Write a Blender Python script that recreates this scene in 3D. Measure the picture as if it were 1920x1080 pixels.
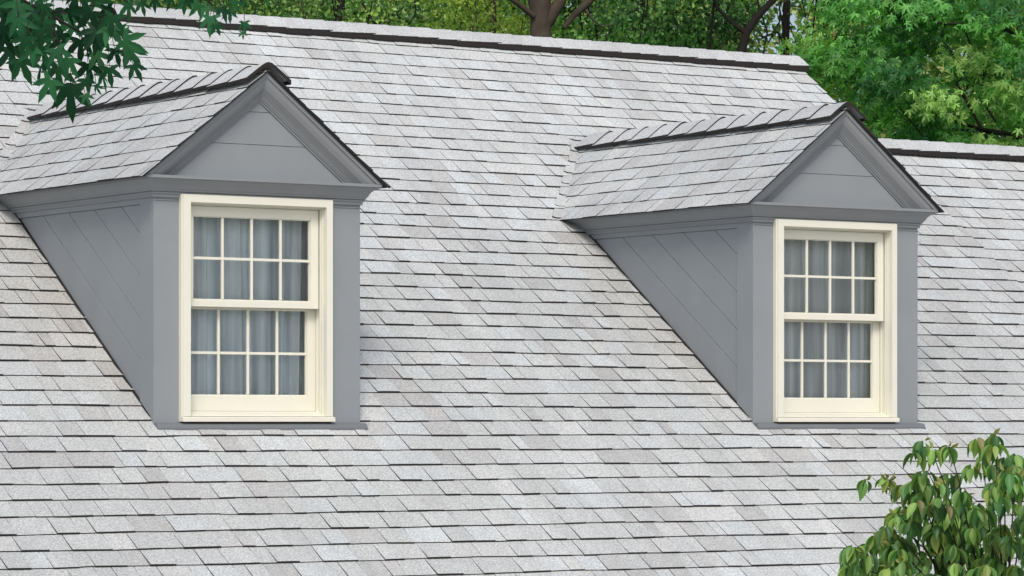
import bpy, math, random
import numpy as np
from mathutils import Vector
random.seed(4); rng = np.random.default_rng(11)
for o in list(bpy.data.objects): bpy.data.objects.remove(o)
S = bpy.context.scene; C = S.collection

# ------------------------------------------------------------------ camera
CX, CY, CZ = -9.87504, -18.80589, 0.00669
YAW, FPX, HY, PPX = 0.583759, 6369.42, 794.286, 928.742
cam = bpy.data.cameras.new('camera'); co = bpy.data.objects.new('camera', cam); C.objects.link(co)
co.location = (CX, CY, CZ); co.rotation_euler = (math.pi/2, 0, -YAW)
cam.sensor_width = 36; cam.lens = FPX/1920*36
cam.shift_y = (HY-540)/1920; cam.shift_x = (960-PPX)/1920
cam.clip_start = .5; cam.clip_end = 2000
S.camera = co
# ------------------------------------------------------------------ light
SUN = Vector((-.42, -.68, .92)).normalized()
w = bpy.data.worlds.new('World'); S.world = w; w.use_nodes = True
nt = w.node_tree; bg = nt.nodes['Background']
sky = nt.nodes.new('ShaderNodeTexSky'); sky.sky_type = 'NISHITA'; sky.sun_disc = False
sky.sun_elevation = math.asin(SUN.z); sky.sun_rotation = math.atan2(SUN.x, SUN.y)
sky.dust_density = 3.5; sky.air_density = 1.0; sky.ozone_density = 1.0
nt.links.new(sky.outputs[0], bg.inputs[0]); bg.inputs[1].default_value = .15
sl = bpy.data.lights.new('sun', 'SUN'); so = bpy.data.objects.new('sun', sl); C.objects.link(so)
sl.energy = 1.9; sl.angle = math.radians(18); sl.color = (1, .965, .91)
so.rotation_euler = SUN.to_track_quat('Z', 'Y').to_euler()
S.view_settings.view_transform = 'Standard'; S.view_settings.look = 'None'
S.view_settings.exposure = 0.02; S.view_settings.gamma = 1
S.render.engine = 'CYCLES'

# ------------------------------------------------------------------ helpers
cyaw, syaw = math.cos(YAW), math.sin(YAW)
RV = np.array([cyaw, -syaw, 0.]); WV = np.array([syaw, cyaw, 0.]); UV = np.array([0, 0, 1.])
def at(u, v, d):      # real-world point seen at u,v in the photograph, d metres away
    return np.array([CX, CY, CZ]) + d*(WV + RV*(u-PPX)/FPX + UV*(HY-v)/FPX)

def tag(o, label=None, cat=None, group=None, kind=None):
    if label: o['label'] = label
    if cat: o['category'] = cat
    if group: o['group'] = group
    if kind: o['kind'] = kind
    return o
def empty(name, loc=(0, 0, 0)):
    o = bpy.data.objects.new(name, None); C.objects.link(o); o.location = loc; return o

class MB:
    def __init__(s): s.v = []; s.f = []; s.m = []; s.c = []
    def face(s, pts, m=0, c=(1, 1, 1)):
        b = len(s.v); s.v += [tuple(p) for p in pts]; s.f.append(tuple(range(b, b+len(pts)))); s.m.append(m); s.c.append(c)
    def box(s, x0, x1, y0, y1, z0, z1, m=0):
        b = len(s.v)
        s.v += [(x, y, z) for x in (x0, x1) for y in (y0, y1) for z in (z0, z1)]
        for q in ((0, 1, 3, 2), (4, 6, 7, 5), (0, 4, 5, 1), (2, 3, 7, 6), (0, 2, 6, 4), (1, 5, 7, 3)):
            s.f.append(tuple(b+i for i in q)); s.m.append(m); s.c.append((1, 1, 1))
    def prism(s, poly, d, m=0, mside=None):        # poly: list of 3D points, extruded by vector d
        b = len(s.v); n = len(poly)
        s.v += [tuple(p) for p in poly] + [tuple(np.array(p)+d) for p in poly]
        s.f.append(tuple(b+i for i in range(n))); s.f.append(tuple(b+n+i for i in reversed(range(n))))
        s.m += [m, m]; s.c += [(1, 1, 1)]*2
        for i in range(n):
            j = (i+1) % n
            s.f.append((b+i, b+j, b+n+j, b+n+i)); s.m.append(m if mside is None else mside); s.c.append((1, 1, 1))
    def sweep(s, rows, m=0):                       # rows: list of equal-length point rings (open)
        b = len(s.v); n = len(rows[0])
        for r in rows: s.v += [tuple(p) for p in r]
        for i in range(len(rows)-1):
            for j in range(n-1):
                a = b+i*n+j; s.f.append((a, a+1, a+n+1, a+n)); s.m.append(m); s.c.append((1, 1, 1))
    def build(s, name, mats, parent=None, smooth=False, bevel=0, merge=False):
        me = bpy.data.meshes.new(name); me.from_pydata(s.v, [], s.f)
        for mt in (mats if isinstance(mats, (list, tuple)) else [mats]): me.materials.append(mt)
        me.polygons.foreach_set('material_index', s.m)
        if any(c != (1, 1, 1) for c in s.c):
            at_ = me.attributes.new('tone', 'FLOAT_COLOR', 'FACE')
            at_.data.foreach_set('color', [x for c in s.c for x in (*c, 1)])
        me.update()
        import bmesh
        bm = bmesh.new(); bm.from_mesh(me)
        if merge or bevel: bmesh.ops.remove_doubles(bm, verts=bm.verts, dist=1e-5)
        bmesh.ops.recalc_face_normals(bm, faces=bm.faces); bm.to_mesh(me); bm.free()
        o = bpy.data.objects.new(name, me); C.objects.link(o); o.parent = parent
        if smooth: me.polygons.foreach_set('use_smooth', [True]*len(me.polygons))
        if bevel:
            md = o.modifiers.new('bevel', 'BEVEL'); md.width = bevel; md.segments = 2; md.limit_method = 'ANGLE'
        return o
def clip(poly, a, b, c):      # keep a*x+b*y<=c
    out = []; n = len(poly)
    for i in range(n):
        P, Q = poly[i], poly[(i+1) % n]; p = a*P[0]+b*P[1]-c; q = a*Q[0]+b*Q[1]-c
        if p <= 0: out.append(P)
        if (p < 0 < q) or (q < 0 < p):
            t = p/(p-q); out.append((P[0]+t*(Q[0]-P[0]), P[1]+t*(Q[1]-P[1])))
    return out

# ------------------------------------------------------------------ materials
def mat(name, col, rough=.6, var=0, vscale=3, bump=0, bscale=200, coord='Object', spec=.3):
    m = bpy.data.materials.new(name); m.use_nodes = True; n = m.node_tree.nodes; l = m.node_tree.links
    p = n['Principled BSDF']; p.inputs['Roughness'].default_value = rough; p.inputs['Specular IOR Level'].default_value = spec
    tc = n.new('ShaderNodeTexCoord')
    p.inputs['Base Color'].default_value = (*col, 1)
    if var:
        nz = n.new('ShaderNodeTexNoise'); nz.inputs['Scale'].default_value = vscale; nz.inputs['Detail'].default_value = 6
        l.new(tc.outputs[coord], nz.inputs[0])
        mx = n.new('ShaderNodeMix'); mx.data_type = 'RGBA'
        mx.inputs[6].default_value = (*[c*(1-var) for c in col], 1); mx.inputs[7].default_value = (*[min(1, c*(1+var)) for c in col], 1)
        l.new(nz.outputs[0], mx.inputs[0]); l.new(mx.outputs[2], p.inputs['Base Color'])
    if bump:
        nb = n.new('ShaderNodeTexNoise'); nb.inputs['Scale'].default_value = bscale; nb.inputs['Detail'].default_value = 3
        l.new(tc.outputs[coord], nb.inputs[0])
        bp = n.new('ShaderNodeBump'); bp.inputs['Strength'].default_value = bump; bp.inputs['Distance'].default_value = .003
        l.new(nb.outputs[0], bp.inputs['Height']); l.new(bp.outputs[0], p.inputs['Normal'])
    return m
def shingle_mat(name):
    m = bpy.data.materials.new(name); m.use_nodes = True; n = m.node_tree.nodes; l = m.node_tree.links
    p = n['Principled BSDF']; p.inputs['Roughness'].default_value = .92; p.inputs['Specular IOR Level'].default_value = .15
    tc = n.new('ShaderNodeTexCoord'); a = n.new('ShaderNodeAttribute'); a.attribute_name = 'tone'
    g = n.new('ShaderNodeTexNoise'); g.inputs['Scale'].default_value = 85; g.inputs['Detail'].default_value = 4; g.inputs['Roughness'].default_value = .75
    l.new(tc.outputs['Object'], g.inputs[0])
    r = n.new('ShaderNodeMapRange'); r.inputs[1].default_value = .32; r.inputs[2].default_value = .68; r.inputs[3].default_value = .60; r.inputs[4].default_value = 1.38
    l.new(g.outputs[0], r.inputs[0])
    g2 = n.new('ShaderNodeTexNoise'); g2.inputs['Scale'].default_value = 1.1; g2.inputs['Detail'].default_value = 5
    l.new(tc.outputs['Object'], g2.inputs[0])
    r2 = n.new('ShaderNodeMapRange'); r2.inputs[1].default_value = .35; r2.inputs[2].default_value = .65; r2.inputs[3].default_value = .93; r2.inputs[4].default_value = 1.05
    l.new(g2.outputs[0], r2.inputs[0])
    mp = n.new('ShaderNodeMapping'); mp.inputs['Scale'].default_value = (5, .5, .5); l.new(tc.outputs['Object'], mp.inputs[0])
    g3 = n.new('ShaderNodeTexNoise'); g3.inputs['Scale'].default_value = 1.4; g3.inputs['Detail'].default_value = 6; g3.inputs['Roughness'].default_value = .65; l.new(mp.outputs[0], g3.inputs[0])
    r3 = n.new('ShaderNodeMapRange'); r3.inputs[1].default_value = .3; r3.inputs[2].default_value = .7; r3.inputs[3].default_value = .92; r3.inputs[4].default_value = 1.06; l.new(g3.outputs[0], r3.inputs[0])
    m0 = n.new('ShaderNodeMath'); m0.operation = 'MULTIPLY'; l.new(r2.outputs[0], m0.inputs[0]); l.new(r3.outputs[0], m0.inputs[1])
    mu = n.new('ShaderNodeMath'); mu.operation = 'MULTIPLY'; l.new(r.outputs[0], mu.inputs[0]); l.new(m0.outputs[0], mu.inputs[1])
    mv = n.new('ShaderNodeVectorMath'); mv.operation = 'SCALE'; l.new(a.outputs['Color'], mv.inputs[0]); l.new(mu.outputs[0], mv.inputs['Scale'])
    l.new(mv.outputs[0], p.inputs['Base Color'])
    bp = n.new('ShaderNodeBump'); bp.inputs['Strength'].default_value = .35; bp.inputs['Distance'].default_value = .002
    l.new(g.outputs[0], bp.inputs['Height']); l.new(bp.outputs[0], p.inputs['Normal'])
    return m
M_SH = shingle_mat('shingle_granules')
M_EDGE = mat('shingle_cut_edge', (.035, .033, .034), .9)
M_SIDE = mat('shingle_side', (.12, .12, .125), .9)
M_CAPEDGE = mat('ridge_cap_edge', (.022, .019, .018), .8)
M_DECK = mat('roof_felt', (.07, .07, .072), .95)
M_GREY = mat('grey_paint', (.250, .275, .292), .55, var=.085, vscale=3.2, bump=.08, bscale=60)
M_GREY2 = mat('grey_trim_paint', (.240, .258, .272), .5, var=.08, vscale=4, bump=.05, bscale=80)
M_CREAM = mat('cream_paint', (.735, .722, .622), .42, var=.045, vscale=4, bump=.04, bscale=90)
M_APRON = mat('grey_flashing_paint', (.155, .168, .182), .5, var=.1, vscale=6)
M_SILLSHADE = mat('sill_shade_dark', (.02, .02, .02), .9)
M_ROOM = mat('room_dark', (.06, .055, .055), .9)
def glass_mat():
    m = bpy.data.materials.new('window_glass'); m.use_nodes = True; n = m.node_tree.nodes; l = m.node_tree.links
    n.remove(n['Principled BSDF']); out = n['Material Output']
    t = n.new('ShaderNodeBsdfTransparent'); t.inputs[0].default_value = (.93, .96, .96, 1)
    g = n.new('ShaderNodeBsdfGlossy'); g.inputs['Roughness'].default_value = .03; g.inputs[0].default_value = (.9, .95, 1, 1)
    f = n.new('ShaderNodeFresnel'); f.inputs[0].default_value = 1.5
    ma = n.new('ShaderNodeMath'); ma.operation = 'MULTIPLY'; ma.inputs[1].default_value = 1.0; l.new(f.outputs[0], ma.inputs[0])
    mx = n.new('ShaderNodeMixShader'); l.new(ma.outputs[0], mx.inputs[0]); l.new(t.outputs[0], mx.inputs[1]); l.new(g.outputs[0], mx.inputs[2])
    l.new(mx.outputs[0], out.inputs[0]); return m
M_GLASS = glass_mat()

# ------------------------------------------------------------------ constants of the house
TH = .613605; ct, st, tt = math.cos(TH), math.sin(TH), math.tan(TH)
W = 1.5; O = .1032; H2 = 1.5502; H3 = 2.2264; DX = 4.70663
XR = 8.64; S_RIDGE = 5.50; S_LOW = 4.14; S_EAVE = -3.0; XL = -5.0; XE = 14.0
mS = (H3-H2)/(W/2+O); AL = math.atan(mS); ca, sa = math.cos(AL), math.sin(AL)

# ------------------------------------------------------------------ setting
g = MB(); g.face([(-900, -900, -6), (900, -900, -6), (900, 900, -6), (-900, 900, -6)])
tag(g.build('ground', mat('lawn', (.05, .085, .03), .95, var=.4, vscale=.6, coord='Object')), kind='structure')

g = MB(); g.face([(-45, -60, -5.99), (40, -60, -5.99), (40, -3.2, -5.99), (-45, -3.2, -5.99)])  # unseen pale sheet, added to bounce warm light up under the cornices
tag(g.build('bounce_sheet', mat('pale_bounce', (.50, .46, .41), .9, var=.15, vscale=.8)), kind='structure')

# ------------------------------------------------------------------ shingles
def tone():
    k = random.random()
    if k < .64: b = np.array([.446, .464, .458])*random.uniform(.96, 1.045)
    elif k < .80: b = np.array([.470, .496, .500])*random.uniform(.95, 1.05)
    elif k < .93: b = np.array([.418, .423, .416])*random.uniform(.93, 1.05)
    else: b = np.array([.474, .486, .476])*random.uniform(.97, 1.05)
    return b
def wob(x, k):
    return .0035*math.sin(x*2.3+k*1.7)+.0025*math.sin(x*5.1+k*3.1)+.0015*math.sin(x*11.7+k*.7)
def shingles(mb, org, ud, vd, nd, x0, x1, s0, s1, expo, clips=(), skip=None, tint=None, tmin=.0102, tthk=.0160, lineprob=.68, sidem=1, edge_dark=lambda P, Q: False):
    org, ud, vd, nd = map(np.array, (org, ud, vd, nd))
    pt = lambda x, s, h: org+ud*x+vd*s+nd*h
    ncs = int(math.ceil((s1-s0)/expo))
    for k in range(ncs):
        b = s0+k*expo; x = x0-random.uniform(0, .3); thick = random.random() < .5
        cur = tone()
        while x < x1:
            wd = random.choice((.08, .11, .14, .16, .18, .21, .25))*random.uniform(.9, 1.1)
            line = random.random() < lineprob
            xa, xb = x, x+wd; gp = .0019 if line else 0.0
            x = xb; thick = not thick if random.random() < .85 else thick
            cur = tone() if (line or random.random() < .6) else cur
            cc = cur.copy()
            if tint is not None: cc = tint(cc, (xa+xb)/2, b)
            if skip and skip((xa+xb)/2, b+expo/2): continue
            t = (tthk if thick else tmin)*random.uniform(.85, 1.15)*min(1.0, 1.12-.085*max(b, 0) if s1 > 2 else 1)
            dj = random.uniform(-.0022, .0022) - (.003 if thick else 0)
            sa_, sb_ = b+wob(xa, k)+dj, b+wob(xb, k)+dj+random.uniform(-.0015, .0015)
            top = b+expo+.012
            poly = [(xa+gp, sa_), (xb-gp, sb_), (xb-gp, top), (xa+gp, top)]
            for cl in clips: 
                if len(poly) > 2: poly = clip(poly, *cl)
            if len(poly) < 3: continue
            poly = [(px, min(ps, s1)) for px, ps in poly]
            hh = [max(.0008, t*(1-(ps-b)/(expo*1.02))) if ps > b-.02 else t for px, ps in poly]
            mb.face([pt(px, ps, h) for (px, ps), h in zip(poly, hh)], 0, tuple(cc))
            n = len(poly)
            for i in range(n):
                j = (i+1) % n
                if poly[i][1] > b+expo and poly[j][1] > b+expo: continue
                P, Q = poly[i], poly[j]
                butt = max(P[1], Q[1]) < b+.02 or abs(P[1]-Q[1]) > 1e9
                mb.face([pt(P[0], P[1], -.002), pt(Q[0], Q[1], -.002), pt(Q[0], Q[1], hh[j]), pt(P[0], P[1], hh[i])], 1 if butt or edge_dark(P, Q) else sidem)

house = empty('house', (4, 3, -6))
tag(house, 'pale grey shingled house roof with two grey gabled dormers and cream sash windows', 'house')
def hp(mb, name, mats, parent=None, **k):
    o = mb.build(name, mats, None, **k)
    if parent is None:
        o.parent = house; o.matrix_parent_inverse = house.matrix_world.inverted()
        o.matrix_parent_inverse.translation = -Vector(house.location)
    else:
        o.parent = parent
    return o
def setp(o, parent):
    o.parent = parent
# warm weather staining by the right dormer; eave and tree shade painted beside the left
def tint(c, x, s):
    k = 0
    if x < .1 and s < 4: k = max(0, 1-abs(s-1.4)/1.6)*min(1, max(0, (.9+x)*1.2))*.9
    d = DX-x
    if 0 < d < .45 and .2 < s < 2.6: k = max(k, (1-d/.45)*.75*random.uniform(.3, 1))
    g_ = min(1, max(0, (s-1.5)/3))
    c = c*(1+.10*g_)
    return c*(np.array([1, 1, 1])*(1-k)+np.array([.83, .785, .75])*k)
def skip_main(x, s):
    for X0 in (0, DX):
        if X0+.12 < x < X0+W-.12 and .18 < s < 2.6: return True
    return False
vd = (0, ct, st); nd = (0, -st, ct)
mb = MB()
EXPO = .1635; S0 = -1.437-EXPO*10
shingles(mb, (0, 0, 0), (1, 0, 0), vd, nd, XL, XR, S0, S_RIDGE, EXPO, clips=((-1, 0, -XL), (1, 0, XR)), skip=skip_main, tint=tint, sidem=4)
r = lambda x, s, h: (x, s*ct-h*st, s*st+h*ct)
mb.face([r(XL, S0, -.002), r(XR, S0, -.002), r(XR, S_RIDGE, -.002), r(XL, S_RIDGE, -.002)], 2)
# back slope, thickness at the gable end and eave
YR = S_RIDGE*ct; ZR = S_RIDGE*st
mb.face([(XL, YR, ZR-.003), (XR, YR, ZR-.003), (XR, YR+6.6, ZR-6.6*tt), (XL, YR+6.6, ZR-6.6*tt)], 2)
mb.prism([r(XR-.001, S0, -.003), r(XR-.001, S_RIDGE, -.003), r(XR-.001, S_RIDGE, -.10), r(XR-.001, S0, -.10)], (-.02, 0, 0), 3)
mb.prism([r(XL, S0, -.003), r(XL, S0, -.14), r(XL, S0+.02, -.14), r(XL, S0+.02, -.003)], (XE-XL, 0, 0), 3)
main_roof = hp(mb, 'main_roof', [M_SH, M_EDGE, M_DECK, M_GREY2, M_SIDE])
mb = MB(); OFF = -.012
lo = (0, -OFF*st, OFF*ct)
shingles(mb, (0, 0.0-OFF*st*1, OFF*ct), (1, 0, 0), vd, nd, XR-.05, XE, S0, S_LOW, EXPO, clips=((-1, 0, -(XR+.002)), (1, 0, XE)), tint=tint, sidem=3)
mb.face([r(XR-.3, S0, OFF-.002), r(XE, S0, OFF-.002), r(XE, S_LOW, OFF-.002), r(XR-.3, S_LOW, OFF-.002)], 2)
YL, ZL = S_LOW*ct, S_LOW*st-.014
mb.face([(XR-.3, YL, ZL), (XE, YL, ZL), (XE, YL+5, ZL-5*tt), (XR-.3, YL+5, ZL-5*tt)], 2)
low_roof = hp(mb, 'lower_roof', [M_SH, M_EDGE, M_DECK, M_SIDE])
tag(low_roof, 'lower ridge roof at the right end of the house')

def caps(mb, n_, start, step, frame, hw, m, thick, overlap=.03, rise=.011, butt_first=True):
    """folded cap shingles; frame(a, x, z) maps along / across / up to world"""
    fr = [-1, -.8, -.55, -.32, -.14, 0, .14, .32, .55, .8, 1]
    for i in range(n_):
        a0 = start+i*step+random.uniform(-.006, .006); a1 = a0+step+overlap
        w_ = hw*random.uniform(.97, 1.03); c = tuple(np.array([.468, .482, .482])*random.uniform(.97, 1.03))
        dz = random.uniform(-.002, .002)
        prof = lambda f: -m*(math.sqrt((f*w_)**2+.03**2)-.03)
        A = [frame(a0, f*w_, prof(f)+thick+rise*.8+dz) for f in fr]; B = [frame(a1, f*w_, prof(f)+thick+dz*.5-.003) for f in fr]
        Al = [frame(a0, f*w_, prof(f)) for f in fr]; Bl = [frame(a1, f*w_, prof(f)) for f in fr]
        for j in range(len(fr)-1):
            mb.face([A[j], A[j+1], B[j+1], B[j]], 0, c)
            mb.face([Al[j], Al[j+1], A[j+1], A[j]], 1)
            mb.face([Bl[j], B[j], B[j+1], Bl[j+1]], 1)
        mb.face([Al[0], A[0], B[0], Bl[0]], 1); mb.face([Al[-1], Bl[-1], B[-1], A[-1]], 1)
def cap_obj(mb, name, parent):
    o = hp(mb, name, [M_SH, M_CAPEDGE], parent); return o
mb = MB()
mb_n = int((XR+.02-XL)/.2)
caps(mb, mb_n, 0, .2, lambda a, x, z: (XR+.03-a, YR+x, ZR+.004+z), .168, tt, .043, rise=.006)
cap_obj(mb, 'ridge_cap', main_roof)
mb = MB()
caps(mb, int((XE-XR+.1)/.2), 0, .2, lambda a, x, z: (XE-a, YL+x, ZL+.01+z), .165, tt, .040, rise=.006)
cap_obj(mb, 'ridge_cap', low_roof)

# walls below the eave and the gable ends
mb = MB(); ye = S0*ct+.35; yb = YR+6.2
mb.box(XL+.2, XE-.2, ye, ye+.1, -6, S0*st+.25, 0)
for i in range(24):
    z = -6+i*.13
    mb.prism([(XL+.2, ye-.002, z+.13), (XL+.2, ye-.018, z), (XL+.2, ye, z)], (XE-XL-.4, 0, 0), 0)
mb.box(XL+.2, XE-.2, yb-.1, yb, -6, -1.5, 0)
mb.prism([(XR-.05, ye, -6), (XR-.05, yb, -6), (XR-.05, yb, ZR-6.2*tt-.05), (XR-.05, YR, ZR-.08), (XR-.05, ye, ye*tt-.1)], (-.08, 0, 0))
mb.prism([(XL+.2, ye, -6), (XL+.2, yb, -6), (XL+.2, yb, ZR-6.2*tt-.05), (XL+.2, YR, ZR-.08), (XL+.2, ye, ye*tt-.1)], (.08, 0, 0))
mb.prism([(XE-.2, ye, -6), (XE-.2, YL+4.6, -6), (XE-.2, YL+4.6, ZL-4.6*tt-.05), (XE-.2, YL, ZL-.08), (XE-.2, ye, ye*tt-.1)], (-.08, 0, 0))
hp(mb, 'wall', [M_GREY])

# ------------------------------------------------------------------ dormers
CROWN = [(0, 1.418), (.012, 1.418), (.012, 1.436), (.02, 1.440), (.022, 1.449), (.017, 1.453), (.028, 1.455), (.030, 1.466), (.036, 1.470),
         (.042, 1.482), (.052, 1.498), (.066, 1.511), (.082, 1.520), (.094, 1.524), (.094, 1.530), (.1032, 1.532), (.1032, 1.5502), (0, 1.5502)]
def dormer(X0, label):
    def P(x, y, z): return (X0+x, y, z)
    # --- front boards (the dormer's own mesh)
    mb = MB()
    f = .0
    mb.box(X0+.0, X0+.192, 0, .03, .006, 1.4185)
    mb.box(X0+W-.242, X0+W, 0, .03, .006, 1.4185)
    mb.box(X0+.192, X0+W-.242, .004, .03, -.02, .03)
    mb.box(X0+.02, X0+.20, .03, .06, -.1, 1.5); mb.box(X0+W-.25, X0+W-.02, .03, .06, -.1, 1.5)
    mb.box(X0+.0, X0+W, .012, .03, 1.4185, 1.55)
    # fine bead along the tops of the boards
    mb.box(X0+.004, X0+.175, -.006, 0, 1.398, 1.404); mb.box(X0+W-.222, X0+W-.004, -.006, 0, 1.398, 1.404)
    dm = hp(mb, 'dormer', [M_GREY], bevel=.0015); tag(dm, label)
    # --- cheeks
    for side in (0, 1):
        xs = (lambda d: X0+d) if side == 0 else (lambda d: X0+W-d)
        sg = 1 if side == 0 else -1
        mb = MB()
        # corner post
        pl = [(.0305, .0305*tt-.03), (.187, .187*tt-.03), (.187, 1.42), (.0305, 1.42)]
        mb.prism([(xs(0), a, b) for a, b in pl], (sg*.02, 0, 0))
        # head board
        pl = clip([(.187, 1.382), (2.4, 1.382), (2.4, 1.42), (.187, 1.42)], tt, -1, .03)
        pl = [(a, b) for a, b in pl]
        mb.prism([(xs(0), a, b) for a, b in pl], (sg*.02, 0, 0))
        # diagonal boards parallel to the roof slope
        zc = .13; step = .2645
        for k in range(0, 6):
            lo_ = (-.06 if k == 0 else zc+step*k-.187*tt); hi_ = zc+step*(k+1)-.187*tt
            pl = [(.1885, 0), (2.4, 0), (2.4, 1.3805), (.1885, 1.3805)]
            pl = clip(pl, tt, -1, -lo_-.0022); pl = clip(pl, -tt, 1, hi_-.0022)
            if len(pl) < 3: continue
            d0 = .011
            mb.prism([(xs(d0), a, b) for a, b in pl], (sg*.012, 0, 0))
        mb.prism([(xs(.022), a, b) for a, b in [(.05, -.02), (2.2, 2.2*tt-.06), (2.2, 1.5), (.05, 1.5)]], (sg*.01, 0, 0))
        hp(mb, 'cheek_wall', [M_GREY], dm, bevel=.0015)
        mb = MB()
        mb.prism([(xs(-.003), a, b) for a, b in [(.06, .06*tt+.010), (2.12, 2.12*tt+.010), (2.12, 2.12*tt+.021), (.04, .04*tt+.021)]], (sg*.012, 0, 0))
        hp(mb, 'step_flashing', [M_CAPEDGE], dm)
    # --- horizontal crown: left side, front, right side
    mb = MB()
    rows = []
    rows.append([P(-o, 2.35, z) for o, z in CROWN]); rows.append([P(-o, -o, z) for o, z in CROWN])
    rows.append([P(W+o, -o, z) for o, z in CROWN]); rows.append([P(W+o, 2.35, z) for o, z in CROWN])
    mb.sweep(rows)
    hp(mb, 'cornice', [M_GREY2], dm, merge=True)
    # --- rake crown
    RK = [(0, .0), (0, .1032), (.022, .1032), (.022, .094), (.028, .092), (.050, .084), (.074, .068), (.098, .040), (.108, .030), (.112, .026),
          (.117, .026), (.119, .019), (.124, .021), (.129, .018), (.131, .010), (.141, .010), (.142, -.001)]
    mb = MB()
    for side in (0, 1):
        A, B = [], []
        for h, o in RK:
            zt = H3-h/ca                         # at the centre line
            xlow = (h/ca)/mS - O if h > 0 else -O  # where this line meets the ledge
            zl = H2-.002
            xl = W/2-(zt-zl)/mS
            pa, pb = (xl, -o, zl), (W/2, -o, zt)
            if side: pa = (W-xl, -o, zl); pb = (W/2, -o, zt)
            A.append(P(*pa)); B.append(P(*pb))
        mb.sweep([A, B])
    hp(mb, 'rake_trim', [M_GREY2], dm, merge=True)
    # --- gable board with two joints
    mb = MB()
    tri = [(-.02, H2-.0), (W+.02, H2-.0), (W/2, H3)]
    cuts = [H2-.001, 1.774, 1.982, 2.3]
    for a, b in zip(cuts[:-1], cuts[1:]):
        pl = clip(tri, 0, -1, -a-.0015); pl = clip(pl, 0, 1, b-.0015)
        mb.prism([P(x, .0, z) for x, z in pl], (0, .012, 0))
    mb.prism([P(x, .0125, z-.002) for x, z in tri], (0, .01, 0))
    hp(mb, 'gable_board', [M_GREY], dm, bevel=.001)
    # --- apron flashing
    mb = MB()
    mb.prism([P(-.002, y_, z_) for y_, z_ in ((-.0005, .012), (-.044, .006), (-.062, -.0195), (-.062, -.036), (-.0005, -.02))], (W+.024, 0, 0))
    hp(mb, 'apron_flashing', [M_APRON], dm)
    # --- dormer roof: deck + shingles both slopes
    mb = MB(); dk = .006
    ex = .022
    for side in (0, 1):
        sx = (lambda x: X0+x) if side == 0 else (lambda x: X0+W-x)
        mir = 1 if side == 0 else -1
        xe = -O-ex
        base = np.array([sx(xe), 0, H2-ex*mS])
        up = np.array([mir*ca, 0, sa]); nn = np.array([-mir*sa, 0, ca])
        L = (W/2-xe)/ca
        y0 = -O-.018
        zb = H2-ex*mS
        pb = [(y0, 0), ((zb+.04)/tt+.05, 0), ((zb+L*sa+.04)/tt+.05, L), (y0, L)]
        q = [base+np.array([0, a, 0])+up*s+nn*.002 for a, s in pb]
        mb.prism(q, nn*dk, 1, 1)
        b2 = base+nn*(dk+.004)
        # valley: y <= (z)/tt + lap
        lap = .055
        cl = [(-1, 0, -(y0-.006)), (1, -sa/tt, (zb+dk)/tt+lap)]
        shingles(mb, b2-up*.012, (0, 1, 0), up, nn, y0-.006, 3.4, 0, L+.012, .158, clips=cl, tmin=.006, tthk=.0100, lineprob=.8, sidem=2, edge_dark=lambda P, Q, y0=y0: max(P[0], Q[0]) < y0+.002)
        # end pieces turned up on to the main roof along the valley
        nv_ = int(L/.158)+1
        vp = lambda s_, o_: np.array([sx(xe+s_*ca-o_), (zb+s_*sa+dk)/tt+.01, zb+s_*sa+dk])+np.array(nd)*.0
        for k in range(nv_):
            sA, sB = k*.158-.01, min(L+.02, (k+1)*.158+.012)
            oA, oB = .082+.008*math.sin(k*2.1), .082
            a1, a2 = vp(sA, -.10), vp(sA, oA*.5); a3 = vp(sA+.016, oA); b3 = vp(sB+.012, oB); b1 = vp(sB, -.10)
            hA, hB = .024, .012
            ND = np.array([0, -st, ct]); c_ = tuple(tone()*1.02)
            top = [a1+ND*hA, a2+ND*hA, a3+ND*hA, b3+ND*hB, b1+ND*hB]
            bot = [a1-ND*.004, a2-ND*.004, a3-ND*.004, b3-ND*.004, b1-ND*.004]
            mb.face(top, 0, c_)
            for i_ in range(3): mb.face([bot[i_], bot[i_+1], top[i_+1], top[i_]], 1 if i_ < 2 else 2)
    dr = hp(mb, 'dormer_roof', [M_SH, M_EDGE, M_SIDE], dm)
    mb = MB()
    caps(mb, 13, -.128, .2415, lambda a, x, z: (X0+W/2+x, a, H3+.036+z), .162, mS, .017, rise=.011)
    hp(mb, 'ridge_cap', [M_SH, M_CAPEDGE], dm)
    # --- window frame (cream)
    mb = MB()
    yF = -.046
    def ring(x0, x1, z0, z1, xi0, xi1, zi0, zi1, ya, yb):   # rectangular ring made of 4 butt-jointed pieces
        mb.box(X0+x0, X0+xi0, ya, yb, z0, z1); mb.box(X0+xi1, X0+x1, ya, yb, z0, z1)
        mb.box(X0+xi0, X0+xi1, ya, yb, zi1, z1)
        if zi0 > z0: mb.box(X0+xi0, X0+xi1, ya, yb, z0, zi0)
    ring(.184, 1.268, .052, 1.436, .237, 1.222, .053, 1.392, yF, .0)
    ring(.176, 1.276, .052, 1.4415, .184, 1.268, .052, 1.436, yF+.012, .0)
    ring(.19, 1.262, .04, 1.43, .240, 1.2165, .066, 1.384, .0, .010)
    ring(.192, 1.26, .04, 1.43, .236, 1.2085, .074, 1.3775, .014, .0235)
    ring(.194, 1.258, .04, 1.428, .226, 1.226, .080, 1.385, .0235, .072)
    ring(.196, 1.256, .04, 1.426, .232, 1.217, .084, 1.378, .072, .084)
    ring(.198, 1.254, .04, 1.424, .224, 1.226, .070, 1.385, .084, .15)
    wf = hp(mb, 'window_frame', [M_CREAM], dm, bevel=.002)
    mb = MB()
    mb.prism([P(.176, -.060, .018), P(.176, -.060, .047), P(.176, .02, .060), P(.176, .02, .018)], (1.104, 0, 0))
    mb.box(X0+.200, X0+1.255, .02, .15, .02, .066)
    hp(mb, 'window_sill', [M_CREAM], dm, bevel=.003)
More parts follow.
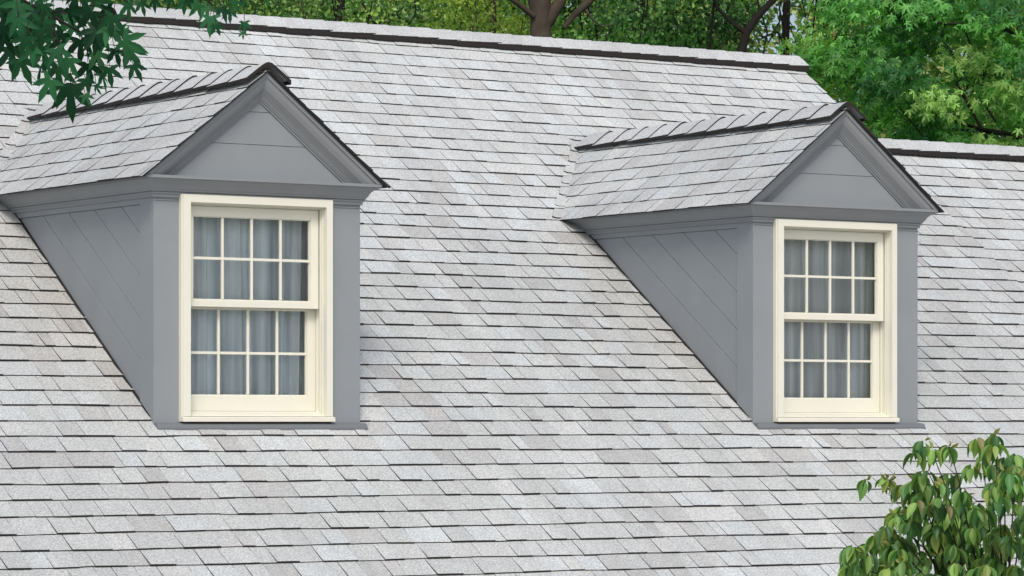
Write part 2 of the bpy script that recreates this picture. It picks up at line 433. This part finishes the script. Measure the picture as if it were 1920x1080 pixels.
    mb = MB(); mb.box(X0+.195, X0+1.262, -.03, .003, .0085, .0175)  # dark strip painted in for the shadow under the sill
    hp(mb, 'sill_shadow', [M_SILLSHADE], dm)
    # --- sashes
    def sash(name, y, x0, x1, z0, z1, gx0, gx1, gz0, gz1, vs, hs):
        mb = MB(); d = .034
        def bx(a, b, c, e, ya=y, yb=y+d): mb.box(X0+a, X0+b, ya, yb, c, e)
        bx(x0, gx0-.006, z0, z1); bx(gx1+.006, x1, z0, z1); bx(gx0-.006, gx1+.006, gz1+.006, z1); bx(gx0-.006, gx1+.006, z0, gz0-.006)
        # glazing bead
        bx(gx0-.006, gx0, gz0-.006, gz1+.006, y+.007, y+.02); bx(gx1, gx1+.006, gz0-.006, gz1+.006, y+.007, y+.02)
        bx(gx0, gx1, gz1, gz1+.006, y+.007, y+.02); bx(gx0, gx1, gz0-.006, gz0, y+.007, y+.02)
        for v in vs: bx(v-.0085, v+.0085, gz0, gz1, y+.004, y+.018)
        xs_ = [gx0]+sum([[v-.0085, v+.0085] for v in vs], [])+[gx1]
        for i in range(0, len(xs_), 2): bx(xs_[i], xs_[i+1], hs-.0085, hs+.0085, y+.005, y+.018)
        hp(mb, name, [M_CREAM], dm, bevel=.0015)
        mb = MB(); mb.face([P(gx0-.003, y+.021, gz0-.003), P(gx1+.003, y+.021, gz0-.003), P(gx1+.003, y+.021, gz1+.003), P(gx0-.003, y+.021, gz1+.003)])
        hp(mb, 'glass_pane', [M_GLASS], dm)
    sash('upper_sash', .029, .229, 1.2055, .743, 1.3755, .298, 1.140, .792, 1.306, (.507, .718, .929), 1.048)
    sash('lower_sash', .088, .232, 1.219, .0845, .775, .297, 1.150, .191, .728, (.511, .724, .937), .454)
    # --- dark room behind
    mb = MB()
    mb.box(X0+.03, X0+W-.03, .75, .76, -.2, 1.5); mb.box(X0+.03, X0+W-.03, .16, .75, 1.45, 1.46)
    hp(mb, 'room_lining', [M_ROOM], dm)
    return dm
dA = dormer(0, 'left dormer, nearer and larger, its roof partly behind the leafy branch')
dB = dormer(DX, 'right dormer, smaller and farther, in front of the lower ridge')
def curtain(X0, seed, amp, label, col):
    m = bpy.data.materials.new('sheer_fabric'); m.use_nodes = True; n = m.node_tree.nodes; l = m.node_tree.links
    p = n['Principled BSDF']; p.inputs['Base Color'].default_value = (*col, 1); p.inputs['Roughness'].default_value = .9
    tr = n.new('ShaderNodeBsdfTransparent'); mx = n.new('ShaderNodeMixShader')
    tc = n.new('ShaderNodeTexCoord'); wv = n.new('ShaderNodeTexNoise'); wv.inputs['Scale'].default_value = 13
    mp = n.new('ShaderNodeMapping'); mp.inputs['Scale'].default_value = (1, 1, .05); l.new(tc.outputs['Object'], mp.inputs[0]); l.new(mp.outputs[0], wv.inputs[0])
    mr = n.new('ShaderNodeMapRange'); mr.inputs[1].default_value = .35; mr.inputs[2].default_value = .65; mr.inputs[3].default_value = .58; mr.inputs[4].default_value = 1.0
    l.new(wv.outputs[0], mr.inputs[0]); l.new(mr.outputs[0], mx.inputs[0]); l.new(tr.outputs[0], mx.inputs[1]); l.new(p.outputs[0], mx.inputs[2])
    l.new(mx.outputs[0], n['Material Output'].inputs[0])
    rr = random.Random(seed); mb = MB(); N = 260; rows = []
    ph = [rr.uniform(0, 6.3) for _ in range(6)]
    for j in range(14):
        z = .06+j*(1.42-.06)/13; row = []
        for i in range(N+1):
            x = .215+i*(1.06)/N
            q = x+.012*math.sin(z*2+ph[0])*math.sin(x*7)
            y = .166+amp*.9*(.5*math.sin(q*46+ph[1]+1.6*math.sin(q*9+ph[2]))+.35*math.sin(q*83+ph[3]+math.sin(q*17))+.3*math.sin(q*21+ph[4]))
            row.append((X0+x, y, z))
        rows.append(row)
    mb.sweep(rows)
    o = mb.build('curtain', [m], smooth=True, merge=True)
    return tag(o, label, 'curtain', 'curtains behind the dormer windows')
curtain(0, 3, .036, 'blue-grey sheer curtain with deep pleats behind the larger left window', (.86, .94, .98))
curtain(DX, 8, .013, 'flatter grey sheer curtain behind the smaller right window', (.84, .88, .89))

# ------------------------------------------------------------------ foliage
STAR = []
def star_template(lobes=((0, 1.0), (52, .88), (-52, .88), (112, .58), (-112, .58)), notch=.30, droop=.22, base=.18):
    pts = []; order = sorted(lobes, key=lambda q: q[0])
    angs = [a for a, _ in order]
    ring = []
    for i, (a, rr) in enumerate(order):
        if i == 0: ring.append((a-34, base))
        for da, k in ((-15, .62), (0, 1), (15, .62)):
            kk = k
            ring.append((a+da*(1 if k < 1 else 0), rr*kk))
        ring.append((a+(angs[i+1]-a)/2 if i < len(order)-1 else a+34, notch if i < len(order)-1 else base))
    V = [(0, 0, .03)]
    for a, rr in ring:
        t = math.radians(a); x, y = math.sin(t)*rr, math.cos(t)*rr
        V.append((x, y, -droop*rr*rr))
    F = [(0, i, i+1) for i in range(1, len(V)-1)]
    return np.array(V), np.array(F)
def oval_template(w_=.26, seg=5, fold=.20, curl=.25):
    V = []; F = []
    for i in range(seg+1):
        t = i/seg; wd = w_*math.sin(math.pi*min(1, t*1.0))**.8*(1-.35*t) if 0 < i < seg else 0.004
        z = -curl*t*t
        V += [(-wd, t, z+fold*wd/w_), (0, t, z), (wd, t, z+fold*wd/w_)]
    for i in range(seg):
        a = i*3; F += [(a, a+1, a+4), (a, a+4, a+3), (a+1, a+2, a+5), (a+1, a+5, a+4)]
    return np.array(V), np.array(F)
DIA = (np.array([(0, 0, 0), (-.27, .5, .05), (.27, .5, .05), (0, 1, -.06)]), np.array([(0, 1, 2), (1, 3, 2)]))
def leaf_mat(name, trans=.35, rough=.45, gloss=.3):
    m = bpy.data.materials.new(name); m.use_nodes = True; n = m.node_tree.nodes; l = m.node_tree.links
    p = n['Principled BSDF']; a = n.new('ShaderNodeAttribute'); a.attribute_name = 'tone'
    p.inputs['Roughness'].default_value = rough; p.inputs['Specular IOR Level'].default_value = gloss
    t = n.new('ShaderNodeBsdfTranslucent'); mx = n.new('ShaderNodeMixShader'); mx.inputs[0].default_value = trans
    br = n.new('ShaderNodeVectorMath'); br.operation = 'MULTIPLY'; br.inputs[1].default_value = (1.5, 1.6, .8)
    l.new(a.outputs['Color'], p.inputs['Base Color']); l.new(a.outputs['Color'], br.inputs[0]); l.new(br.outputs[0], t.inputs[0])
    l.new(p.outputs[0], mx.inputs[1]); l.new(t.outputs[0], mx.inputs[2]); l.new(mx.outputs[0], n['Material Output'].inputs[0])
    return m
def rot_frames(tip, nrm):      # arrays (N,3): tip direction, approximate normal -> orthonormal frames
    tip = tip/np.linalg.norm(tip, axis=1, keepdims=True)
    x = np.cross(tip, nrm); x /= np.linalg.norm(x, axis=1, keepdims=True)+1e-9
    z = np.cross(x, tip); return np.stack([x, tip, z], axis=2)
def leaves(name, tmpl, pos, tip, nrm, size, col, m, parent=None):
    V, F = tmpl; N = len(pos); R = rot_frames(tip, nrm)
    P = np.einsum('nij,vj->nvi', R, V)*size[:, None, None]+pos[:, None, :]
    me = bpy.data.meshes.new(name); nv = len(V); nf = len(F)
    me.vertices.add(N*nv); me.vertices.foreach_set('co', P.reshape(-1).astype(np.float32))
    FI = (F[None]+(np.arange(N)*nv)[:, None, None]).reshape(-1)
    me.loops.add(len(FI)); me.loops.foreach_set('vertex_index', FI.astype(np.int32))
    me.polygons.add(N*nf); me.polygons.foreach_set('loop_start', np.arange(0, N*nf*3, 3, dtype=np.int32))
    me.update(calc_edges=True)
    a = me.attributes.new('tone', 'FLOAT_COLOR', 'FACE'); cc = np.ones((N, nf, 4), np.float32); cc[..., :3] = col[:, None, :]
    a.data.foreach_set('color', cc.reshape(-1)); me.materials.append(m)
    o = bpy.data.objects.new(name, me); C.objects.link(o); o.parent = parent; return o
def rdir(n, z0=0.): 
    d = rng.normal(size=(n, 3)); d[:, 2] += z0; return d/np.linalg.norm(d, axis=1, keepdims=True)
def tubes(mb, pts, rad, seg=7, m=0):
    rows = []; pts = [np.array(p, float) for p in pts]
    for i, p in enumerate(pts):
        d = pts[min(i+1, len(pts)-1)]-pts[max(i-1, 0)]; d /= np.linalg.norm(d)+1e-9
        a = np.cross(d, (0.3, .9, .2)); a /= np.linalg.norm(a); b = np.cross(d, a)
        rows.append([p+rad[i]*(a*math.cos(t)+b*math.sin(t)) for t in [2*math.pi*k/seg for k in range(seg+1)]])
    mb.sweep(rows, m)
def limb(mb, p0, p1, r0, r1, n=6, wig=.06, seg=7):
    p0, p1 = np.array(p0, float), np.array(p1, float); L = np.linalg.norm(p1-p0)
    pts = [p0+(p1-p0)*i/n+(rng.normal(size=3)*wig*L/n*(0 < i < n)*2) for i in range(n+1)]
    tubes(mb, pts, [r0+(r1-r0)*i/n for i in range(n+1)], seg); return pts
M_BARK = mat('bark', (.062, .048, .036), .95, var=.75, vscale=7, bump=1, bscale=30)
M_BARKD = mat('dark_bark', (.022, .018, .016), .95, var=.4, vscale=9, bump=1, bscale=30)
M_LEAF = leaf_mat('leaf', .35, .45, .35); M_LEAFD = leaf_mat('leaf_deep', .25, .5, .12)

def tree(name, label, cat, centre, rad, nclump, per, sig, leafsize, cols, tmpl, group=None, trunk=None, ground=-6, bark=M_BARK, fill=.55, droop=.3, weights=None):
    """trunk from the ground, limbs to the clumps, leaves in clumps"""
    centre = np.array(centre); rad = np.array(rad)
    t = empty(name, (0, 0, 0)); tx, ty = (centre[0], centre[1]) if trunk is None else trunk[:2]
    t.location = (tx, ty, ground); off = np.array([tx, ty, ground])
    u = rdir(nclump); rr = rng.uniform(fill, 1, nclump)**.8
    wobb = 1+.16*np.sin(u[:, 0]*7+centre[0])*np.cos(u[:, 2]*6)
    cl = centre+u*rad*(rr*wobb)[:, None]
    mb = MB(); base = np.array([tx, ty, ground]); top = centre+np.array([0, 0, rad[2]*.45])
    tr = .05*np.mean(rad)+.05
    pts = limb(mb, base-off, top-off, tr*1.5, tr*.3, 9, .05, 9)
    for i in range(0, nclump, max(1, nclump//14)):
        q = pts[rng.integers(4, 9)]; limb(mb, q, cl[i]-off, tr*.16, .006, 5, .12, 5)
    mb.build('trunk', [bark], t, smooth=True, merge=True)
    N = nclump*per; ci = np.repeat(np.arange(nclump), per)
    g_ = rng.normal(size=(N, 3))*sig*np.array([1, 1, .55]); pos = cl[ci]+g_-off
    out = (cl-centre)/rad; outn = out/np.linalg.norm(out, axis=1, keepdims=True)
    tip = rdir(N)+outn[ci]*.5+np.array([0, 0, -droop*2]); nr = rdir(N)*.7+outn[ci]*.6+np.array([0, 0, .7])
    ck = rng.choice(len(cols), nclump, p=weights); ccol = np.array(cols)[ck]*rng.uniform(.8, 1.2, (nclump, 1))
    col = ccol[ci]*rng.uniform(.7, 1.3, (N, 1))
    leaves('crown', tmpl, pos, tip, nr, leafsize*rng.uniform(.7, 1.25, N), col, M_LEAF, t)
    return tag(t, label, cat, group)

star_s = star_template(notch=.20, droop=.4)
G = 'trees behind the house'
# right: bright star-leaved tree
tree('maple_tree', 'bright green star-leaved tree filling the right behind the lower ridge', 'tree', at(1985, 120, 35), (2.75, 2.6, 2.7), 430, 92, .155, .077,
     [(.12, .36, .075), (.18, .45, .10), (.28, .50, .12), (.05, .19, .05)], star_s, G, weights=[.4, .3, .12, .18], bark=M_BARKD)
# middle trees
tree('oak_tree', 'dark green tree with dense small leaves behind the middle of the ridge', 'tree', at(1190, -60, 45), (1.75, 2.2, 2.1), 330, 80, .22, .08,
     [(.11, .29, .075), (.20, .42, .10), (.035, .10, .03)], DIA, G, bark=M_BARKD)
tree('yellow_green_tree', 'yellow-green tree lit by the sun left of the thick trunk', 'tree', at(925, 10, 41), (.62, .9, 1.2), 110, 60, .14, .06,
     [(.32, .46, .07), (.42, .54, .09), (.18, .32, .06)], DIA, G)
tree('sparse_tree', 'sparse brownish-green tree with bright gaps beside the right end of the high ridge', 'tree', at(1480, -30, 43), (1.0, 1.4, 1.7), 36, 30, .2, .065,
     [(.10, .12, .05), (.15, .14, .06), (.06, .09, .03)], DIA, G, bark=M_BARKD)
tree('hedge_tree', 'mixed green and yellow leafy tree behind the left part of the ridge', 'tree', at(650, -60, 45), (2.1, 1.8, 1.9), 240, 52, .22, .07,
     [(.15, .33, .08), (.30, .48, .11), (.06, .14, .04)], DIA, G, bark=M_BARKD)
tree('leafy_tree', 'bluish green tree at the far left behind the hanging branch', 'tree', at(230, -80, 45), (2.2, 1.8, 2.0), 260, 52, .22, .075,
     [(.06, .18, .07), (.09, .22, .07), (.18, .26, .07)], DIA, G, bark=M_BARKD)
# big trunk with forked limbs
def trunk_tree(name, label, segs, bark, d, cc, crown_at, crad, ncl):
    t = empty(name, tuple(at(segs[0][0][0], 0, d)[:2])+(-6,)); off = np.array(t.location)
    mb = MB()
    for sgm in segs:
        pts = [at(u, v, d+dd)-off for (u, v, r_, dd) in sgm]; rad = [r_/FPX*d for (u, v, r_, dd) in sgm]
        tubes(mb, pts, rad, 12)
    ctr = at(*crown_at, d)-off; u = rdir(ncl); cl = ctr+u*np.array(crad)*rng.uniform(.4, 1, (ncl, 1))
    st_ = at(segs[0][-2][0], segs[0][-2][1], d)-off
    for i in range(0, ncl, 4): limb(mb, st_, cl[i], .05, .006, 5, .12, 5)
    mb.build('trunk', [bark], t, smooth=True, merge=True)
    per = 50; ci = np.repeat(np.arange(ncl), per); N = ncl*per
    pos = cl[ci]+rng.normal(size=(N, 3))*.2
    col = np.array(cc)[rng.integers(0, len(cc), N)]*rng.uniform(.7, 1.3, (N, 1))
    leaves('crown', DIA, pos, rdir(N, -.4), rdir(N, .8), .12*rng.uniform(.7, 1.2, N), col, M_LEAF, t)
    return tag(t, label, 'tree', G)
trunk_tree('forked_tree', 'thick brown trunk forking just above the middle of the ridge',
    [[(1010, 1900, 40, 0), (1012, 400, 24, 0), (1013, 75, 21, 0), (1014, 35, 20, 0), (1012, 5, 22, 0), (1008, -60, 26, .1), (1002, -200, 20, .2), (1000, -420, 10, .3)],
     [(1022, 45, 14, 0), (1045, 12, 11, 0), (1075, -40, 9, .2), (1150, -200, 6, .5)],
     [(1058, 52, 4, .1), (1075, 30, 6, .1), (1105, 2, 8, .2), (1130, -30, 9, .2), (1170, -160, 6, .3)],
     [(1000, 30, 6, -.1), (975, 10, 5, -.2), (950, -8, 4, -.3), (900, -90, 3, -.4)],
     [(1098, 20, 2.2, .1), (1112, 38, 2, .1), (1130, 50, 1.6, .1), (1150, 46, 1, .1)]],
    M_BARK, 37, [(.04, .08, .025), (.07, .12, .03)], (1010, -420), (2.2, 2.0, 1.4), 110)
trunk_tree('leaning_tree', 'dark leaning trunk beside the bright gap near the right end of the high ridge',
    [[(1375, 1900, 20, 0), (1382, 300, 11, 0), (1390, 95, 9, 0), (1400, 60, 8, 0), (1420, 30, 7, 0), (1450, 0, 6, .1), (1500, -60, 7, .2), (1560, -220, 4, .3)],
     [(1398, 62, 5, 0), (1370, 40, 3.5, 0), (1345, 15, 3, .1), (1330, -50, 2, .1)],
     [(1330, 100, 2.5, .2), (1333, 60, 2.5, .2), (1340, 0, 2.5, .2), (1345, -120, 2, .3)]],
    M_BARKD, 40, [(.025, .05, .018), (.04, .07, .025)], (1400, -330), (2.4, 2.0, 1.5), 110)
# wood far behind
def woods():
    n = 2500; pos = []
    for i in range(n):
        u = rng.uniform(-800, 2500); d = rng.uniform(62, 75); v = rng.uniform(-130, 380)
        if 1390 < u < 1540 and -70 < v < 190: continue
        pos.append(at(u, v, d))
    cl = np.array(pos); ci = np.repeat(np.arange(len(cl)), 60); N = len(ci)
    P_ = cl[ci]+rng.normal(size=(N, 3))*np.array([.6, .6, .4])
    cc = np.array([(.12, .24, .06), (.24, .38, .09), (.06, .14, .04), (.42, .46, .16)])[rng.integers(0, 4, len(cl))][ci]*rng.uniform(.6, 1.4, (N, 1))
    o = leaves('woodland', DIA, P_, rdir(N), rdir(N, .5), rng.uniform(.14, .26, N), cc, M_LEAF)
    tag(o, 'distant mass of mixed green woodland behind all the trees', 'woodland', kind='stuff')
woods()

# ------------------------------------------------------------------ hanging branch, top left
def branch():
    D = 13.5; t = empty('tree_branch', tuple(at(-150, -120, D))); off = np.array(t.location)
    mb = MB()
    tw = [[(-150, -120, 5), (-60, -60, 4.5), (20, -10, 4), (90, 25, 3), (150, 60, 2.2), (205, 92, 1.8), (240, 100, 1)],
          [(20, -10, 3), (40, 30, 2.2), (60, 60, 1.6), (30, 90, 1.1)], [(90, 25, 2.2), (110, 80, 1.7), (120, 120, 1.2), (130, 150, .9)],
          [(150, 60, 1.6), (165, 100, 1.2), (170, 130, .9)], [(-60, -60, 4), (150, -50, 3), (300, -30, 2), (380, -5, 1.4), (400, 10, 1)], [(300, -30, 1.5), (440, -20, 1.2), (455, 5, .9)],
          [(90, 25, 2), (170, 10, 1.4), (215, 20, 1)]]
    for s in tw: tubes(mb, [at(u, v, D+.25*math.sin(u*.03+v*.02))-off for u, v, _ in s], [r_/FPX*D for *_, r_ in s], 6)
    # (u, v, lobe length, direction of the tip: 90 = down)
    L = [(22, 92, 55, 80), (38, 112, 50, 55), (10, 65, 48, 120), (35, 35, 46, 70), (12, 20, 48, 100), (62, 88, 42, 140), (80, 118, 46, 110), (78, 92, 44, 60), (58, 55, 42, 100),
         (95, 150, 48, 120), (110, 125, 52, 95), (132, 165, 62, 88), (120, 158, 46, 110), (160, 178, 22, 60), (130, 110, 46, 120), (150, 75, 46, 80), (140, 45, 50, 170), (118, 62, 44, 120), (165, 120, 46, 80),
         (180, 100, 40, 60), (190, 140, 34, 60), (205, 128, 36, 80), (232, 75, 48, 40), (240, 92, 46, 55), (250, 122, 34, 60), (215, 92, 36, 60), (195, 40, 46, 80), (212, 30, 42, 110), (225, 55, 30, 60), (170, 22, 48, 120),
         (100, 20, 50, 90), (80, 40, 44, 110), (60, 15, 46, 60), (130, 15, 46, 60), (150, 25, 44, 90), (185, 62, 42, 100), (105, 92, 40, 70), (92, 66, 40, 40), (200, 12, 40, 70), (240, 8, 34, 80), (5, 45, 44, 60), (48, 70, 40, 120), (160, 148, 34, 70), (180, 160, 20, 70),
         (395, 32, 36, 95), (388, 12, 34, 130), (415, 15, 30, 60), (430, 20, 24, 80), (458, 42, 22, 90), (455, 60, 14, 80), (372, 8, 28, 120), (405, 48, 22, 70), (345, 2, 26, 90), (320, -4, 26, 90), (290, 0, 24, 90), (440, 2, 24, 60), (500, 0, 16, 90), (265, 5, 26, 70)]
    pos, tip, nr, sz = [], [], [], []
    for (u, v, ln, a) in L+[(random.uniform(-30, 205), random.uniform(-20, 95), random.uniform(36, 48), random.uniform(30, 150)) for _ in range(17)]+[(random.uniform(-90, 520), random.uniform(-130, -10), 40, random.uniform(30, 150)) for _ in range(70)]:
        a_ = math.radians(a+random.uniform(-8, 8)); d = D+random.uniform(-.35, .35)
        p_ = at(u, v, d)-off; pos.append(p_)
        td = RV*math.cos(a_)-UV*math.sin(a_)+WV*random.uniform(-.45, .35)
        tip.append(td); sg = np.array([random.gauss(0, .5), random.gauss(0, .5), random.gauss(.25, .4)])
        nr.append(-WV+sg); sz.append(ln/FPX*D*1.03)
        b0 = p_; e0 = p_-td*ln/FPX*D*.55+UV*.03
        tubes(mb, [e0, (e0+b0)/2+UV*.006, b0], [.0014]*3, 4)
    n = len(pos); col = np.array([(.016, .085, .034), (.024, .115, .045), (.008, .045, .02), (.05, .17, .07)])[rng.choice(4, n, p=[.4, .27, .23, .1])]*rng.uniform(.8, 1.2, (n, 1))
    mb.build('twig', [M_BARKD], t, smooth=True)
    leaves('leaves', star_template(notch=.28, droop=.38, base=.14, lobes=((0, 1.0), (48, .86), (-48, .86), (104, .58), (-104, .58))), np.array(pos), np.array(tip), np.array(nr), np.array(sz), col, M_LEAFD, t)
    tag(t, 'leafy branch with dark green star-shaped leaves hanging over the top left corner', 'branch')
branch()

# ------------------------------------------------------------------ small tree, bottom right
def dogwood():
    D = 17.; t = empty('dogwood_tree', tuple(at(1880, 600, D)[:2])+(-6,)); off = np.array(t.location)
    mb = MB(); base = at(1885, 1260, D); tubes(mb, [np.array([0, 0, 0]), (base-off)*.5+np.array([.05, 0, 0]), base-off], [.07, .055, .04], 9)
    tips = [(1742, 842), (1775, 835), (1862, 815), (1835, 838), (1900, 850), (1940, 870), (1662, 895), (1700, 905), (1762, 905), (1720, 925), (1800, 930), (1590, 1025), (1625, 1020), (1660, 985), (1640, 1000), (1700, 1000), (1760, 975),
            (1820, 960), (1870, 930), (1915, 915), (1950, 960), (1690, 1050), (1750, 1040), (1600, 1060), (1830, 1030), (1890, 1000), (1930, 1060), (1790, 1070), (1980, 1010), (1880, 880), (2000, 920), (1700, 1110), (1640, 1100), (2030, 1050), (1850, 1120), (1900, 1160), (1760, 1150), (1660, 1170), (2060, 1150), (1590, 1140), (1610, 1040), (1596, 1078), (1630, 1060), (1665, 1020), (1680, 960), (1735, 880)]
    pos, tip, nr, sz, cols = [], [], [], [], []
    G4 = [(.14, .29, .075), (.22, .38, .09), (.06, .17, .05), (.30, .38, .10), (.24, .22, .09), (.30, .32, .09)]
    for i, (u, v) in enumerate(tips):
        v += 3; u += 4
        d = D+random.uniform(-.45, .45); e = at(u, v, d)
        side = (u-1885)/300.
        mid = base*.45+e*.55+np.array([0, 0, .06])+RV*side*.05
        q = [base, base*.75+mid*.25+rng.normal(size=3)*.02, mid, mid*.4+e*.6+np.array([0, 0, .035]), e]
        tubes(mb, [p_-off for p_ in q], [.009, .006, .0045, .003, .002], 6)
        for nd_ in range(8):
            f = 1.0 if nd_ == 0 else random.uniform(.45, 1.0)
            seg = f*4; j = min(3, int(seg)); c0 = q[j]*(1-(seg-j))+q[j+1]*(seg-j)
            if nd_: c0 = c0+rng.normal(size=3)*np.array([.075, .075, .04])
            sh = random.uniform(.6, 1.25)
            for k in range(6):
                an = k*1.05+random.uniform(-.4, .4); hd = random.uniform(.25, .95)
                td = np.array([math.cos(an)*hd, math.sin(an)*hd, -random.uniform(.6, 1.15)])+RV*side*.25
                s_ = random.uniform(25, 41)/FPX*D
                young = f > .97 and random.random() < .35
                if young: td[2] = abs(td[2])*.4; s_ *= .55
                p_ = c0+np.array([math.cos(an), math.sin(an), 0])*.010+rng.normal(size=3)*.006
                out = np.array([math.cos(an), math.sin(an), .55])
                pos.append(p_-off); tip.append(td); nr.append(out+rng.normal(size=3)*.35); sz.append(s_)
                c = G4[5] if young else G4[rng.choice(5, p=[.38, .27, .25, .08, .02])]
                cols.append(np.array(c)*sh*random.uniform(.75, 1.25))
    mb.build('stems', [M_BARKD], t, smooth=True)
    leaves('crown', oval_template(), np.array(pos), np.array(tip), np.array(nr), np.array(sz), np.array(cols), leaf_mat('dogwood_leaf', .35, .45, .4), t)
    tag(t, 'small tree with drooping oval leaves tinged yellow and red, bottom right corner', 'tree')
dogwood()
